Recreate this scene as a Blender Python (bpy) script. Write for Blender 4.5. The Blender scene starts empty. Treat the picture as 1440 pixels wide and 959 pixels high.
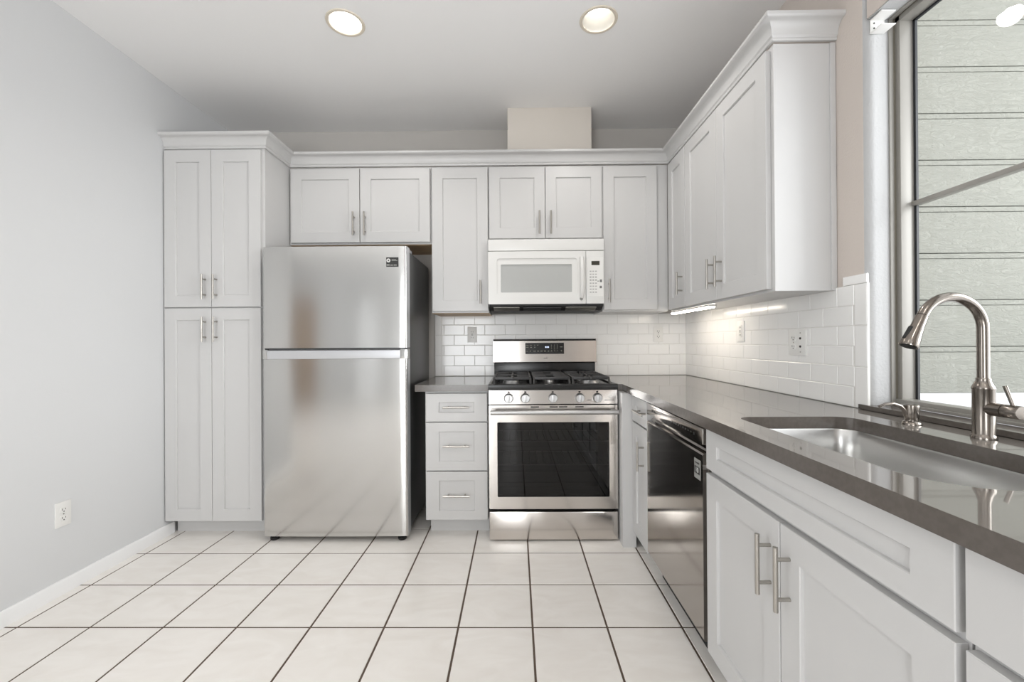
import bpy, bmesh, math, random
from mathutils import Vector, Matrix

# ------------------------------------------------------------------ camera, light, exposure
SC = bpy.context.scene
COL = SC.collection
SC.view_settings.view_transform = 'Standard'
SC.view_settings.look = 'None'
SC.view_settings.gamma = 1.0
SC.view_settings.use_curve_mapping = False
SC.view_settings.exposure = 0.31

F_PX = 595.09
ROLL, PITCH, YAW = -0.00611, -0.00224, 0.00918
CAM = Vector((-0.21312, -3.16897, 1.16585))


def cam_matrix():
    cr, sr = math.cos(ROLL), math.sin(ROLL)
    cp, sp = math.cos(PITCH), math.sin(PITCH)
    cy, sy = math.cos(YAW), math.sin(YAW)
    B = Matrix(((1, 0, 0), (0, 0, -1), (0, 1, 0)))
    Ry = Matrix(((cy, 0, sy), (0, 1, 0), (-sy, 0, cy)))
    Rx = Matrix(((1, 0, 0), (0, cp, -sp), (0, sp, cp)))
    Rz = Matrix(((cr, -sr, 0), (sr, cr, 0), (0, 0, 1)))
    R = Rz @ Rx @ Ry @ B
    right, down, fwd = R[0], R[1], R[2]
    m = Matrix((right, -down, -fwd)).transposed().to_4x4()
    m.translation = CAM
    return m


cam_data = bpy.data.cameras.new('camera')
cam_data.sensor_fit = 'HORIZONTAL'
cam_data.sensor_width = 36.0
cam_data.lens = 36.0 * F_PX / 1440.0
cam_data.clip_start = 0.02
cam = bpy.data.objects.new('camera', cam_data)
COL.objects.link(cam)
cam.matrix_world = cam_matrix()
SC.camera = cam

WORLD_STRENGTH = 1.55
CAN_STRENGTH = 2.6
CAN_W = 13.0
STRIP_STRENGTH = 15.0
DAY_W = (55.0, 2.6, 95.0, 22.0, 8.0)   # added sliding door, dining door, kitchen window, added side fill, narrow sidelight
world = bpy.data.worlds.new('sky')
SC.world = world
world.use_nodes = True
wn = world.node_tree.nodes
bg = wn['Background']
bg.inputs['Color'].default_value = (0.95, 0.975, 1.0, 1)
bg.inputs['Strength'].default_value = WORLD_STRENGTH


def area(name, loc, rot, sx, sy, watts, color):
    l = bpy.data.lights.new(name, 'AREA')
    l.shape = 'RECTANGLE'
    l.size, l.size_y = sx, sy
    l.energy = watts
    l.color = color
    o = bpy.data.objects.new(name, l)
    o.location = loc
    o.rotation_euler = rot
    COL.objects.link(o)
    return o


Z_CEIL = 2.755
X_LEFT, X_RIGHT = -2.345, 1.061
Y_END = -6.3
X_FAR = -5.0
ADDED_DOORX = (-1.90, -0.70)  # made-up glass door opening, placed to let more light in
WINX = (-3.20, -2.62)
SIDEX = (-0.46, -0.18)
area('added_door_fill', (sum(ADDED_DOORX) / 2, Y_END - 0.2, 1.08), (math.radians(112), 0, 0), 1.15, 2.0, DAY_W[0], (0.95, 0.98, 1.0))  # added unseen light, tilted up to brighten the ceiling
area('daylight_dining_window', (sum(WINX) / 2, Y_END - 0.2, 1.02), (math.radians(90), 0, 0), 0.95, 2.3, DAY_W[1], (0.93, 0.97, 1.0))
area('daylight_sidelight', (sum(SIDEX) / 2, Y_END - 0.2, 1.08), (math.radians(90), 0, 0), 0.34, 2.1, DAY_W[4], (0.97, 0.98, 1.0))
area('added_side_fill', (X_FAR - 0.2, -3.9, 1.5), (0, math.radians(-90), 0), 1.6, 1.8, DAY_W[3], (0.95, 0.98, 1.0))  # added unseen light, lifts the dining walls and window-wall cabinets
area('daylight_kitchen_window', (3.1, -3.0, 1.9), (0, math.radians(90), math.radians(0)), 2.2, 1.8, DAY_W[2], (0.96, 0.98, 1.0))


# ------------------------------------------------------------------ materials
def lin(c):
    return tuple(((v / 255) / 12.92 if v / 255 <= 0.04045 else ((v / 255 + 0.055) / 1.055) ** 2.4) for v in c) + (1.0,)


def nd(nt, kind, **kw):
    n = nt.nodes.new(kind)
    for k, v in kw.items():
        if k in n.inputs:
            n.inputs[k].default_value = v
        else:
            setattr(n, k, v)
    return n


def mat(name, rgb, rough=0.5, metal=0.0, spec=0.5, coat=0.0, emit=None, es=0.0):
    m = bpy.data.materials.new(name)
    m.use_nodes = True
    b = m.node_tree.nodes['Principled BSDF']
    b.inputs['Base Color'].default_value = lin(rgb)
    b.inputs['Roughness'].default_value = rough
    b.inputs['Metallic'].default_value = metal
    b.inputs['Specular IOR Level'].default_value = spec
    b.inputs['Coat Weight'].default_value = coat
    if emit:
        b.inputs['Emission Color'].default_value = lin(emit)
        b.inputs['Emission Strength'].default_value = es
    return m


def bsdf(m):
    return m.node_tree.nodes['Principled BSDF']


def coords(m, scale=(1, 1, 1)):
    nt = m.node_tree
    tc = nt.nodes.new('ShaderNodeTexCoord')
    mp = nt.nodes.new('ShaderNodeMapping')
    mp.inputs['Scale'].default_value = scale
    nt.links.new(tc.outputs['Object'], mp.inputs['Vector'])
    return mp.outputs['Vector']


def add_bump(m, scale, strength, dist=0.002, detail=4, vscale=(1, 1, 1), rough=0.5):
    nt = m.node_tree
    v = coords(m, vscale)
    n = nd(nt, 'ShaderNodeTexNoise')
    n.inputs['Scale'].default_value = scale
    n.inputs['Detail'].default_value = detail
    n.inputs['Roughness'].default_value = rough
    nt.links.new(v, n.inputs['Vector'])
    bp = nt.nodes.new('ShaderNodeBump')
    bp.inputs['Strength'].default_value = strength
    bp.inputs['Distance'].default_value = dist
    nt.links.new(n.outputs['Fac'], bp.inputs['Height'])
    nt.links.new(bp.outputs['Normal'], bsdf(m).inputs['Normal'])
    return bp


def add_mottle(m, c1, c2, scale, vscale=(1, 1, 1), detail=4, lo=0.35, hi=0.65, distort=0.0):
    nt = m.node_tree
    v = coords(m, vscale)
    n = nd(nt, 'ShaderNodeTexNoise')
    n.inputs['Scale'].default_value = scale
    n.inputs['Detail'].default_value = detail
    n.inputs['Distortion'].default_value = distort
    nt.links.new(v, n.inputs['Vector'])
    r = nt.nodes.new('ShaderNodeValToRGB')
    r.color_ramp.elements[0].position = lo
    r.color_ramp.elements[0].color = lin(c1)
    r.color_ramp.elements[1].position = hi
    r.color_ramp.elements[1].color = lin(c2)
    nt.links.new(n.outputs['Fac'], r.inputs['Fac'])
    nt.links.new(r.outputs['Color'], bsdf(m).inputs['Base Color'])
    return n


def brushed(name, rgb, rough, aniso=0.6, wave=0.0, rotation=0.25, axis='Z'):
    m = mat(name, rgb, rough, 1.0)
    nt = m.node_tree
    t = nt.nodes.new('ShaderNodeTangent')
    t.direction_type = 'RADIAL'
    t.axis = axis
    b = bsdf(m)
    b.inputs['Anisotropic'].default_value = aniso
    b.inputs['Anisotropic Rotation'].default_value = rotation
    nt.links.new(t.outputs['Tangent'], b.inputs['Tangent'])
    if wave:
        add_bump(m, 2.2, wave, 0.02, 1, (1.6, 1.6, 0.8))
    return m


M = {}
M['paint'] = mat('grey_wall_paint', (219, 220, 221), 0.7)
add_bump(M['paint'], 160, 0.12, 0.002, 2)
M['paint_back'] = mat('wall_paint_shaded', (201, 197, 192), 0.75)  # shade above the cabinets put into the back wall colour
M['paint_duct'] = mat('duct_paint_lit', (224, 217, 208), 0.7)  # lighter copy of the wall paint, light on the duct painted in
M['paint_warm'] = mat('wall_paint_warm_lit', (205, 195, 187), 0.75)  # warm lamplight put into the window wall colour
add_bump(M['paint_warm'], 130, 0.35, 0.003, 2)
M['ceiling'] = mat('ceiling_paint', (246, 245, 244), 0.8)
add_bump(M['ceiling'], 120, 0.15, 0.002, 2)
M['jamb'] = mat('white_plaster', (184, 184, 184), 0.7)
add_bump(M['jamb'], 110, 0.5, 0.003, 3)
M['trim'] = mat('white_trim_paint', (247, 247, 247), 0.4)
M['cab'] = mat('white_cabinet_paint', (204, 203, 202), 0.33)
M['cab_in'] = mat('cabinet_shadow_gap', (150, 148, 144), 0.6)
M['wood'] = mat('birch_plywood', (196, 168, 132), 0.5)
add_mottle(M['wood'], (204, 176, 138), (180, 150, 114), 6, (1, 1, 14))
M['nickel'] = brushed('brushed_nickel', (178, 174, 168), 0.28, 0.3)
M['tap_metal'] = brushed('brushed_tap_metal', (138, 131, 124), 0.2, 0.5)
M['tile_floor'] = mat('floor_tile', (236, 232, 227), 0.26, spec=0.5)
add_mottle(M['tile_floor'], (247, 243, 238), (241, 236, 230), 5, (1.0, 2.2, 1), 6, 0.35, 0.68, 1.2)
M['grout_floor'] = mat('brown_grout', (92, 77, 66), 0.9)
M['tile_wall'] = mat('white_subway_tile', (246, 245, 243), 0.16, spec=0.55)
add_bump(M['tile_wall'], 9, 0.06, 0.01, 1)
M['grout_wall'] = mat('pale_grout', (224, 222, 218), 0.9)
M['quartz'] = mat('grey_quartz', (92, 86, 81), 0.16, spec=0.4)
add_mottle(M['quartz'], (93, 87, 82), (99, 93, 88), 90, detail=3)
M['steel'] = brushed('stainless_steel', (206, 205, 203), 0.15, 0.55, 0.06)
M['steel_range'] = brushed('stainless_range_steel', (208, 203, 198), 0.17, 0.6, 0.08)
M['steel_dark'] = brushed('stainless_dishwasher_steel', (176, 171, 166), 0.11, 0.3, 0.05)
M['steel_sink'] = mat('satin_sink_steel', (204, 203, 201), 0.28, 1.0)
add_bump(M['steel_sink'], 60, 0.08, 0.002, 3)
M['strip'] = mat('pale_metal_grip', (206, 207, 210), 0.3, 0.6)
M['side_dark'] = mat('charcoal_side', (74, 74, 74), 0.32, 0.35)
M['black'] = mat('black_enamel', (20, 20, 20), 0.22, spec=0.45)
M['black_matte'] = mat('black_plastic', (20, 20, 20), 0.6)
M['iron'] = mat('cast_iron', (58, 57, 57), 0.38, 0.2)
M['alu'] = mat('cast_aluminium', (190, 190, 190), 0.35, 1.0)
M['white_plastic'] = mat('white_plastic', (236, 235, 232), 0.3)
M['white_appliance'] = mat('white_appliance', (230, 229, 226), 0.25)
M['mw_glass'] = mat('screened_window', (183, 184, 182), 0.15, spec=0.6)
M['key'] = mat('grey_print', (176, 175, 172), 0.5)
M['key_dark'] = mat('dark_grey_print', (120, 119, 117), 0.5)
M['display'] = mat('dark_display', (62, 60, 52), 0.2)
M['digit'] = mat('lit_digits', (200, 210, 235), 0.4, emit=(205, 215, 245), es=0.9)
M['legend'] = mat('pale_legend', (150, 148, 135), 0.5)
M['label_black'] = mat('black_label', (36, 36, 34), 0.35)
M['label_white'] = mat('white_print', (214, 214, 212), 0.5)
M['label_grey'] = mat('grey_label', (150, 150, 146), 0.5)
M['slot'] = mat('dark_slot', (60, 58, 56), 0.6)
M['vinyl'] = mat('window_frame_metal', (152, 149, 143), 0.4, 0.15)
M['vinyl_dark'] = mat('frame_channel', (120, 115, 103), 0.5)
M['gasket'] = mat('black_gasket', (40, 42, 46), 0.5)
M['siding'] = mat('painted_wood_siding', (136, 137, 129), 0.7)
M['ledge'] = mat('white_exterior_ledge', (225, 226, 230), 0.6)
M['door_tan'] = mat('tan_wood_door', (172, 146, 122), 0.45)
M['lamp'] = mat('lamp_lens', (255, 250, 240), 0.4, emit=(255, 249, 240), es=CAN_STRENGTH)
M['baffle'] = mat('white_baffle', (200, 198, 192), 0.45)
M['ring'] = mat('cream_trim_ring', (222, 212, 196), 0.5)
M['strip_light'] = mat('strip_lens', (255, 250, 240), 0.4, emit=(255, 244, 228), es=STRIP_STRENGTH)
M['rubber'] = mat('black_rubber', (26, 26, 26), 0.6)
M['filter'] = mat('grease_filter', (160, 158, 152), 0.4, 0.9)
add_bump(M['filter'], 300, 0.6, 0.002, 1)
M['smoke'] = mat('chipped_paint', (130, 122, 116), 0.8)


M['quartz_top'] = mat('polished_lit_quartz', (112, 107, 102), 0.045)  # top lightened beyond the edge colour to paint in bright reflected light
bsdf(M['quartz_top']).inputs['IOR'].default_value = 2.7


def grain(m):
    """embossed wood grain in the siding boards"""
    nt = m.node_tree
    v = coords(m, (2.6, 1, 7.5))
    n = nd(nt, 'ShaderNodeTexNoise')
    n.inputs['Scale'].default_value = 7.0
    n.inputs['Detail'].default_value = 7
    n.inputs['Roughness'].default_value = 0.62
    n.inputs['Distortion'].default_value = 1.8
    nt.links.new(v, n.inputs['Vector'])
    r = nt.nodes.new('ShaderNodeValToRGB')
    r.color_ramp.elements[0].position = 0.36
    r.color_ramp.elements[1].position = 0.62
    nt.links.new(n.outputs['Fac'], r.inputs['Fac'])
    bp = nt.nodes.new('ShaderNodeBump')
    bp.inputs['Strength'].default_value = 0.55
    bp.inputs['Distance'].default_value = 0.006
    nt.links.new(r.outputs['Color'], bp.inputs['Height'])
    nt.links.new(bp.outputs['Normal'], bsdf(m).inputs['Normal'])


grain(M['siding'])


def pane_material(name, tint, reflect_ior=1.5, base=None):
    """thin glass pane: clear part plus Fresnel mirror"""
    m = bpy.data.materials.new(name)
    m.use_nodes = True
    nt = m.node_tree
    nt.nodes.clear()
    out = nt.nodes.new('ShaderNodeOutputMaterial')
    tr = nt.nodes.new('ShaderNodeBsdfTransparent')
    tr.inputs['Color'].default_value = tint
    gl = nt.nodes.new('ShaderNodeBsdfGlossy')
    gl.inputs['Roughness'].default_value = 0.015
    r0 = ((reflect_ior - 1) / (reflect_ior + 1)) ** 2
    lw = nt.nodes.new('ShaderNodeLayerWeight')
    lw.inputs['Blend'].default_value = 0.5
    pw = nd(nt, 'ShaderNodeMath', operation='POWER')
    pw.inputs[1].default_value = 5.0
    nt.links.new(lw.outputs['Facing'], pw.inputs[0])
    fr = nd(nt, 'ShaderNodeMath', operation='MULTIPLY_ADD')
    fr.inputs[1].default_value = 1 - r0
    fr.inputs[2].default_value = r0
    nt.links.new(pw.outputs[0], fr.inputs[0])
    mx = nt.nodes.new('ShaderNodeMixShader')
    nt.links.new(fr.outputs[0], mx.inputs[0])
    nt.links.new(tr.outputs[0], mx.inputs[1])
    nt.links.new(gl.outputs[0], mx.inputs[2])
    nt.links.new(mx.outputs[0], out.inputs['Surface'])
    return m


M['glass'] = pane_material('window_glass', (0.98, 0.985, 0.98, 1), 1.5)
M['oven_glass'] = pane_material('smoked_oven_glass', (0.05, 0.047, 0.044, 1), 1.5)


# ------------------------------------------------------------------ mesh helpers
class MB:
    def __init__(s):
        s.bm = bmesh.new()

    def _merge(s, t, mi):
        for f in t.faces:
            f.material_index = mi if mi is not None else f.material_index
        me = bpy.data.meshes.new('tmp')
        t.to_mesh(me)
        t.free()
        s.bm.from_mesh(me)
        bpy.data.meshes.remove(me)

    def box(s, x0, x1, y0, y1, z0, z1, bev=0.0, mi=0, seg=2):
        x0, x1 = min(x0, x1), max(x0, x1)
        y0, y1 = min(y0, y1), max(y0, y1)
        z0, z1 = min(z0, z1), max(z0, z1)
        t = bmesh.new()
        bmesh.ops.create_cube(t, size=1.0)
        for v in t.verts:
            v.co = Vector((x0 + (v.co.x + .5) * (x1 - x0), y0 + (v.co.y + .5) * (y1 - y0), z0 + (v.co.z + .5) * (z1 - z0)))
        if bev:
            bmesh.ops.bevel(t, geom=list(t.edges), offset=bev, segments=seg, profile=0.6, affect='EDGES')
        s._merge(t, mi)
        return s

    def tube(s, pts, rad, seg=16, mi=0, cap=True):
        pts = [Vector(p) for p in pts]
        if not isinstance(rad, (list, tuple)):
            rad = [rad] * len(pts)
        t = bmesh.new()
        rings = []
        prev_n = None
        for i, p in enumerate(pts):
            if i == 0:
                d = pts[1] - p
            elif i == len(pts) - 1:
                d = p - pts[i - 1]
            else:
                d = (pts[i + 1] - p).normalized() + (p - pts[i - 1]).normalized()
            d.normalize()
            if prev_n is None:
                up = Vector((0, 0, 1)) if abs(d.z) < 0.9 else Vector((1, 0, 0))
                n = (up - d * up.dot(d)).normalized()
            else:
                n = (prev_n - d * prev_n.dot(d)).normalized()
            prev_n = n
            b = d.cross(n)
            rings.append([t.verts.new(p + (n * math.cos(2 * math.pi * k / seg) + b * math.sin(2 * math.pi * k / seg)) * rad[i]) for k in range(seg)])
        for a, b in zip(rings, rings[1:]):
            for k in range(seg):
                t.faces.new((a[k], a[(k + 1) % seg], b[(k + 1) % seg], b[k]))
        if cap:
            t.faces.new(list(reversed(rings[0])))
            t.faces.new(rings[-1])
        bmesh.ops.recalc_face_normals(t, faces=list(t.faces))
        s._merge(t, mi)
        return s

    def lathe(s, prof, origin=(0, 0, 0), axis='Z', seg=32, mi=0, squash=(1, 1)):
        """prof: list of (radius, height); closed where radius is 0"""
        t = bmesh.new()
        o = Vector(origin)

        def pos(r, h, a):
            c, sn = r * math.cos(a) * squash[0], r * math.sin(a) * squash[1]
            if axis == 'Z':
                return o + Vector((c, sn, h))
            if axis == 'Y':
                return o + Vector((c, h, sn))
            return o + Vector((h, c, sn))
        rings = []
        for r, h in prof:
            if r <= 1e-6:
                rings.append([t.verts.new(pos(0, h, 0))])
            else:
                rings.append([t.verts.new(pos(r, h, 2 * math.pi * k / seg)) for k in range(seg)])
        for a, b in zip(rings, rings[1:]):
            for k in range(seg):
                k2 = (k + 1) % seg
                if len(a) == 1 and len(b) == 1:
                    continue
                if len(a) == 1:
                    t.faces.new((a[0], b[k2], b[k]))
                elif len(b) == 1:
                    t.faces.new((a[k], a[k2], b[0]))
                else:
                    t.faces.new((a[k], a[k2], b[k2], b[k]))
        bmesh.ops.recalc_face_normals(t, faces=list(t.faces))
        s._merge(t, mi)
        return s

    def prism(s, poly, h0, h1, axis='Z', mi=0, mfun=None):
        """polygon extruded along an axis. axis Z: poly is (x, y); Y: (x, z); X: (y, z)"""
        t = bmesh.new()

        def P(p, h):
            return Vector((p[0], p[1], h)) if axis == 'Z' else Vector((p[0], h, p[1])) if axis == 'Y' else Vector((h, p[0], p[1]))
        a = [t.verts.new(P(p, h0)) for p in poly]
        b = [t.verts.new(P(p, h1)) for p in poly]
        n = len(poly)
        for i in range(n):
            t.faces.new((a[i], a[(i + 1) % n], b[(i + 1) % n], b[i]))
        t.faces.new(list(reversed(a)))
        t.faces.new(b)
        bmesh.ops.recalc_face_normals(t, faces=list(t.faces))
        if mfun:
            for f in t.faces:
                f.material_index = mfun(f)
            s._merge(t, None)
        else:
            s._merge(t, mi)
        return s

    def loft(s, loops, mi=0, cap0=False, cap1=False, closed=True):
        t = bmesh.new()
        R = [[t.verts.new(Vector(p)) for p in L] for L in loops]
        n = len(R[0])
        for a, b in zip(R, R[1:]):
            for k in range(n if closed else n - 1):
                t.faces.new((a[k], a[(k + 1) % n], b[(k + 1) % n], b[k]))
        if cap0:
            t.faces.new(list(reversed(R[0])))
        if cap1:
            t.faces.new(R[-1])
        bmesh.ops.recalc_face_normals(t, faces=list(t.faces))
        s._merge(t, mi)
        return s

    def slab_with_hole(s, outer, hole, z0, z1, mfun):
        t = bmesh.new()
        for z in (z0, z1):
            es = []
            for L in (outer, hole):
                vs = [t.verts.new((p[0], p[1], z)) for p in L]
                es += [t.edges.new((vs[i], vs[(i + 1) % len(vs)])) for i in range(len(vs))]
            bmesh.ops.triangle_fill(t, use_beauty=True, edges=es)
        for L in (outer, hole):
            a = [t.verts.new((p[0], p[1], z0)) for p in L]
            b = [t.verts.new((p[0], p[1], z1)) for p in L]
            for i in range(len(L)):
                t.faces.new((a[i], a[(i + 1) % len(L)], b[(i + 1) % len(L)], b[i]))
        bmesh.ops.remove_doubles(t, verts=list(t.verts), dist=1e-5)
        bmesh.ops.recalc_face_normals(t, faces=list(t.faces))
        for f in t.faces:
            f.material_index = mfun(f)
        s._merge(t, None)
        return s

    def build(s, name, mats, parent=None, loc=None, rot=None, smooth=40):
        me = bpy.data.meshes.new(name)
        s.bm.to_mesh(me)
        s.bm.free()
        if not isinstance(mats, (list, tuple)):
            mats = [mats]
        for m in mats:
            me.materials.append(m)
        if smooth:
            for p in me.polygons:
                p.use_smooth = True
            me.set_sharp_from_angle(angle=math.radians(smooth))
        o = bpy.data.objects.new(name, me)
        COL.objects.link(o)
        if parent:
            o.parent = parent
        if loc is not None:
            o.location = loc
        if rot is not None:
            o.rotation_euler = rot
        return o


def tag(o, label=None, cat=None, group=None, kind=None):
    if label:
        o['label'] = label
    if cat:
        o['category'] = cat
    if group:
        o['group'] = group
    if kind:
        o['kind'] = kind
    return o


def thing(name, label, cat, loc, rz=0.0, group=None):
    o = bpy.data.objects.new(name, None)
    o.empty_display_size = 0.05
    COL.objects.link(o)
    o.location = loc
    o.rotation_euler = (0, 0, rz)
    return tag(o, label, cat, group)


def struct(o, label=None):
    o['kind'] = 'structure'
    if label:
        o['label'] = label
    return o


def lettering(name, text, size, loc, rot, material, parent, depth=0.0004):
    cu = bpy.data.curves.new(name, 'FONT')
    cu.body = text
    cu.size = size
    cu.align_x = 'CENTER'
    cu.align_y = 'CENTER'
    cu.extrude = depth
    tmp = bpy.data.objects.new('tmp_text', cu)
    COL.objects.link(tmp)
    dg = bpy.context.evaluated_depsgraph_get()
    me = bpy.data.meshes.new_from_object(tmp.evaluated_get(dg))
    bpy.data.objects.remove(tmp)
    me.materials.clear()
    me.materials.append(material)
    o = bpy.data.objects.new(name, me)
    COL.objects.link(o)
    o.parent = parent
    o.location = loc
    o.rotation_euler = rot
    return o


def rounded_rect(x0, x1, y0, y1, r, n=8):
    """r: one radius or four (x1y1, x0y1, x0y0, x1y0)"""
    if not isinstance(r, (list, tuple)):
        r = [r] * 4
    out = []
    for (cx, cy, a0), rr in zip(((x1, y1, 0), (x0, y1, 90), (x0, y0, 180), (x1, y0, 270)), r):
        sx = -1 if cx == x1 else 1
        sy = -1 if cy == y1 else 1
        for k in range(n + 1):
            a = math.radians(a0 + 90 * k / n)
            out.append((cx + sx * rr + rr * math.cos(a), cy + sy * rr + rr * math.sin(a)))
    return out


R90 = math.radians(90)

# ------------------------------------------------------------------ room shell
# floor: individual 12 inch tiles pressed into brown grout
S, TX0, TY0, G = 0.30428, -0.45596, -0.82797, 0.0038
fb = MB()
fb.box(X_FAR, X_RIGHT + 0.1, Y_END, 0.1, -0.06, -0.0016, mi=1)
t = bmesh.new()
for i in range(-16, 7):
    for j in range(-4, 20):
        x0, x1 = TX0 + i * S + G, TX0 + (i + 1) * S - G
        y1, y0 = TY0 - j * S - G, TY0 - (j + 1) * S + G
        x0, x1 = max(x0, X_FAR), min(x1, X_RIGHT + 0.05)
        y0, y1 = max(y0, Y_END), min(y1, 0.05)
        if x1 - x0 < 0.004 or y1 - y0 < 0.004:
            continue
        c = 0.0014
        a = [t.verts.new(p) for p in ((x0, y0, -0.0018), (x1, y0, -0.0018), (x1, y1, -0.0018), (x0, y1, -0.0018))]
        b = [t.verts.new(p) for p in ((x0 + c, y0 + c, 0), (x1 - c, y0 + c, 0), (x1 - c, y1 - c, 0), (x0 + c, y1 - c, 0))]
        for k in range(4):
            t.faces.new((a[k], a[(k + 1) % 4], b[(k + 1) % 4], b[k]))
        t.faces.new(b)
fb._merge(t, 0)
struct(fb.build('floor', [M['tile_floor'], M['grout_floor']], smooth=0), 'off-white ceramic tile floor with thin brown grout lines')

# walls
struct(MB().box(X_LEFT - 0.12, X_LEFT, -2.15, 0.12, 0, Z_CEIL).build('wall_left', M['paint']), 'plain pale grey wall beside the tall pantry')
struct(MB().box(X_LEFT, X_RIGHT, 0, 0.12, 0, Z_CEIL).build('wall_back', M['paint_back']), 'painted wall behind the refrigerator and range')
WY0, WY1, WZ0, WZ1 = -1.632, -2.95, 0.916, 2.325     # kitchen window opening
XO = 1.20                                             # outer face of the wall
wr = MB()
rb = 0.028
prof = [(X_RIGHT, 0.12), (X_RIGHT, WY0 + rb)]
for k in range(1, 7):
    a = math.radians(180 + 90 * k / 6)
    prof.append((X_RIGHT + rb + rb * math.cos(a), WY0 + rb + rb * math.sin(a)))
prof += [(XO, WY0), (XO, 0.12)]
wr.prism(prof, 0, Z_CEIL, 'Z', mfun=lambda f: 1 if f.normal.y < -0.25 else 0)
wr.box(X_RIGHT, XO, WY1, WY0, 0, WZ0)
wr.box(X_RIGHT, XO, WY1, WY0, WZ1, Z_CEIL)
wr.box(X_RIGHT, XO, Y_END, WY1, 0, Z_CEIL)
struct(wr.build('wall_right', [M['paint_warm'], M['jamb']], smooth=30), 'textured wall tinted for warm lamplight around the kitchen window with a white rounded return')
# white head of the window recess
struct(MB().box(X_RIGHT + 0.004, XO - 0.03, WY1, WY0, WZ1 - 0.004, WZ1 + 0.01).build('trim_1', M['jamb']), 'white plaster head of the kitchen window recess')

wf = MB()
x = X_FAR
for (a, b, z0, z1) in ((WINX[0], WINX[1], 0.04, 2.05), (ADDED_DOORX[0], ADDED_DOORX[1], 0.04, 2.1), (SIDEX[0], SIDEX[1], 0.04, 2.1)):
    wf.box(x, a, Y_END - 0.12, Y_END, 0, Z_CEIL)
    wf.box(a, b, Y_END - 0.12, Y_END, 0, z0)
    wf.box(a, b, Y_END - 0.12, Y_END, z1, Z_CEIL)
    x = b
wf.box(x, X_RIGHT, Y_END - 0.12, Y_END, 0, Z_CEIL)
struct(wf.build('wall_front', M['paint']), 'painted wall at the dining end of the room')
struct(MB().box(X_FAR - 0.12, X_FAR, Y_END, -4.85, 0, Z_CEIL).box(X_FAR - 0.12, X_FAR, -2.95, -2.03, 0, Z_CEIL).box(X_FAR - 0.12, X_FAR, -4.85, -2.95, 0, 0.65).box(X_FAR - 0.12, X_FAR, -4.85, -2.95, 2.35, Z_CEIL).box(X_FAR, X_LEFT - 0.12, -2.15, -2.03, 0, Z_CEIL).build('wall_dining', M['paint']), 'painted walls of the dining area')

# ceiling with real recesses for the can lights
CANS = [(-1.050, -1.078, 0.012, 0.074), (0.205, -1.076, 0.055, 0.056), (-1.050, -3.45, 0.012, 0.074), (0.205, -3.45, 0.055, 0.056)]  # last two cans are unseen, added for even light
cb = MB()
cz0, cz1 = Z_CEIL, Z_CEIL + 0.14
RC = 0.078
t = bmesh.new()
cx0, cx1, cy0, cy1 = X_FAR - 0.12, XO, Y_END - 0.12, 0.12
es = []
ov = [t.verts.new((p[0], p[1], cz0)) for p in ((cx0, cy0), (cx1, cy0), (cx1, cy1), (cx0, cy1))]
es += [t.edges.new((ov[i], ov[(i + 1) % 4])) for i in range(4)]
for (x, y, _, _) in CANS:
    hv = [t.verts.new((x + RC * math.cos(2 * math.pi * k / 40), y + RC * math.sin(2 * math.pi * k / 40), cz0)) for k in range(40)]
    es += [t.edges.new((hv[i], hv[(i + 1) % 40])) for i in range(40)]
bmesh.ops.triangle_fill(t, use_beauty=True, edges=es)
for f in t.faces:
    if f.normal.z > 0:
        f.normal_flip()
tv = [t.verts.new((p[0], p[1], cz1)) for p in ((cx0, cy0), (cx1, cy0), (cx1, cy1), (cx0, cy1))]
t.faces.new(tv)
cb._merge(t, 0)
struct(cb.build('ceiling', M['ceiling'], smooth=0), 'flat pale ceiling with recessed lights')

# baseboard
bb = MB()
bb.prism([(X_LEFT, 0.0), (X_LEFT + 0.013, 0.0), (X_LEFT + 0.013, 0.058), (X_LEFT + 0.008, 0.068), (X_LEFT, 0.068)], -2.15, -0.565, 'Y')
struct(bb.build('baseboard_left', M['trim']), 'low white baseboard along the grey wall')

# kitchen window
win = bpy.data.objects.new('window_1', None)
COL.objects.link(win)
win.location = (1.17, WY0, WZ0)
struct(win, 'large kitchen window with slim metal frame above the sink')
GX = 1.212
ZS = 0.930                                            # top of the stone sill


def wbox(name, m, *b, bev=0.0):
    mb = MB()
    for q in b:
        mb.box(q[0] - 1.17, q[1] - 1.17, q[2] - WY0, q[3] - WY0, q[4] - WZ0, q[5] - WZ0, bev)
    o = mb.build(name, m, win)
    o['kind'] = 'structure'
    return o


wbox('window_frame', M['vinyl'],
     (1.135, 1.150, WY0 - 0.006, WY0, ZS, WZ1), (1.158, 1.205, WY0 - 0.022, WY0, ZS, WZ1),
     (1.135, 1.150, WY1, WY0, ZS, ZS + 0.010), (1.150, 1.205, WY1, WY0, ZS, ZS + 0.024),
     (1.135, 1.150, WY1, WY0, WZ1 - 0.010, WZ1), (1.158, 1.205, WY1, WY0, WZ1 - 0.024, WZ1),
     (1.150, 1.205, WY1, WY1 + 0.04, ZS, WZ1), bev=0.002)
wbox('frame_channel', M['vinyl_dark'], (1.150, 1.158, WY0 - 0.004, WY0, ZS, WZ1), (1.150, 1.158, WY1, WY0, WZ1 - 0.006, WZ1))
wbox('gasket', M['gasket'], (1.205, 1.213, WY0 - 0.030, WY0 - 0.001, ZS + 0.02, WZ1), (1.205, 1.213, WY1, WY0, WZ1 - 0.030, WZ1 - 0.001))
wbox('meeting_rail', M['vinyl'], (1.196, 1.222, WY1 + 0.01, WY0 - 0.022, 1.640, 1.656), bev=0.002)
gb = MB()
t = bmesh.new()
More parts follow.
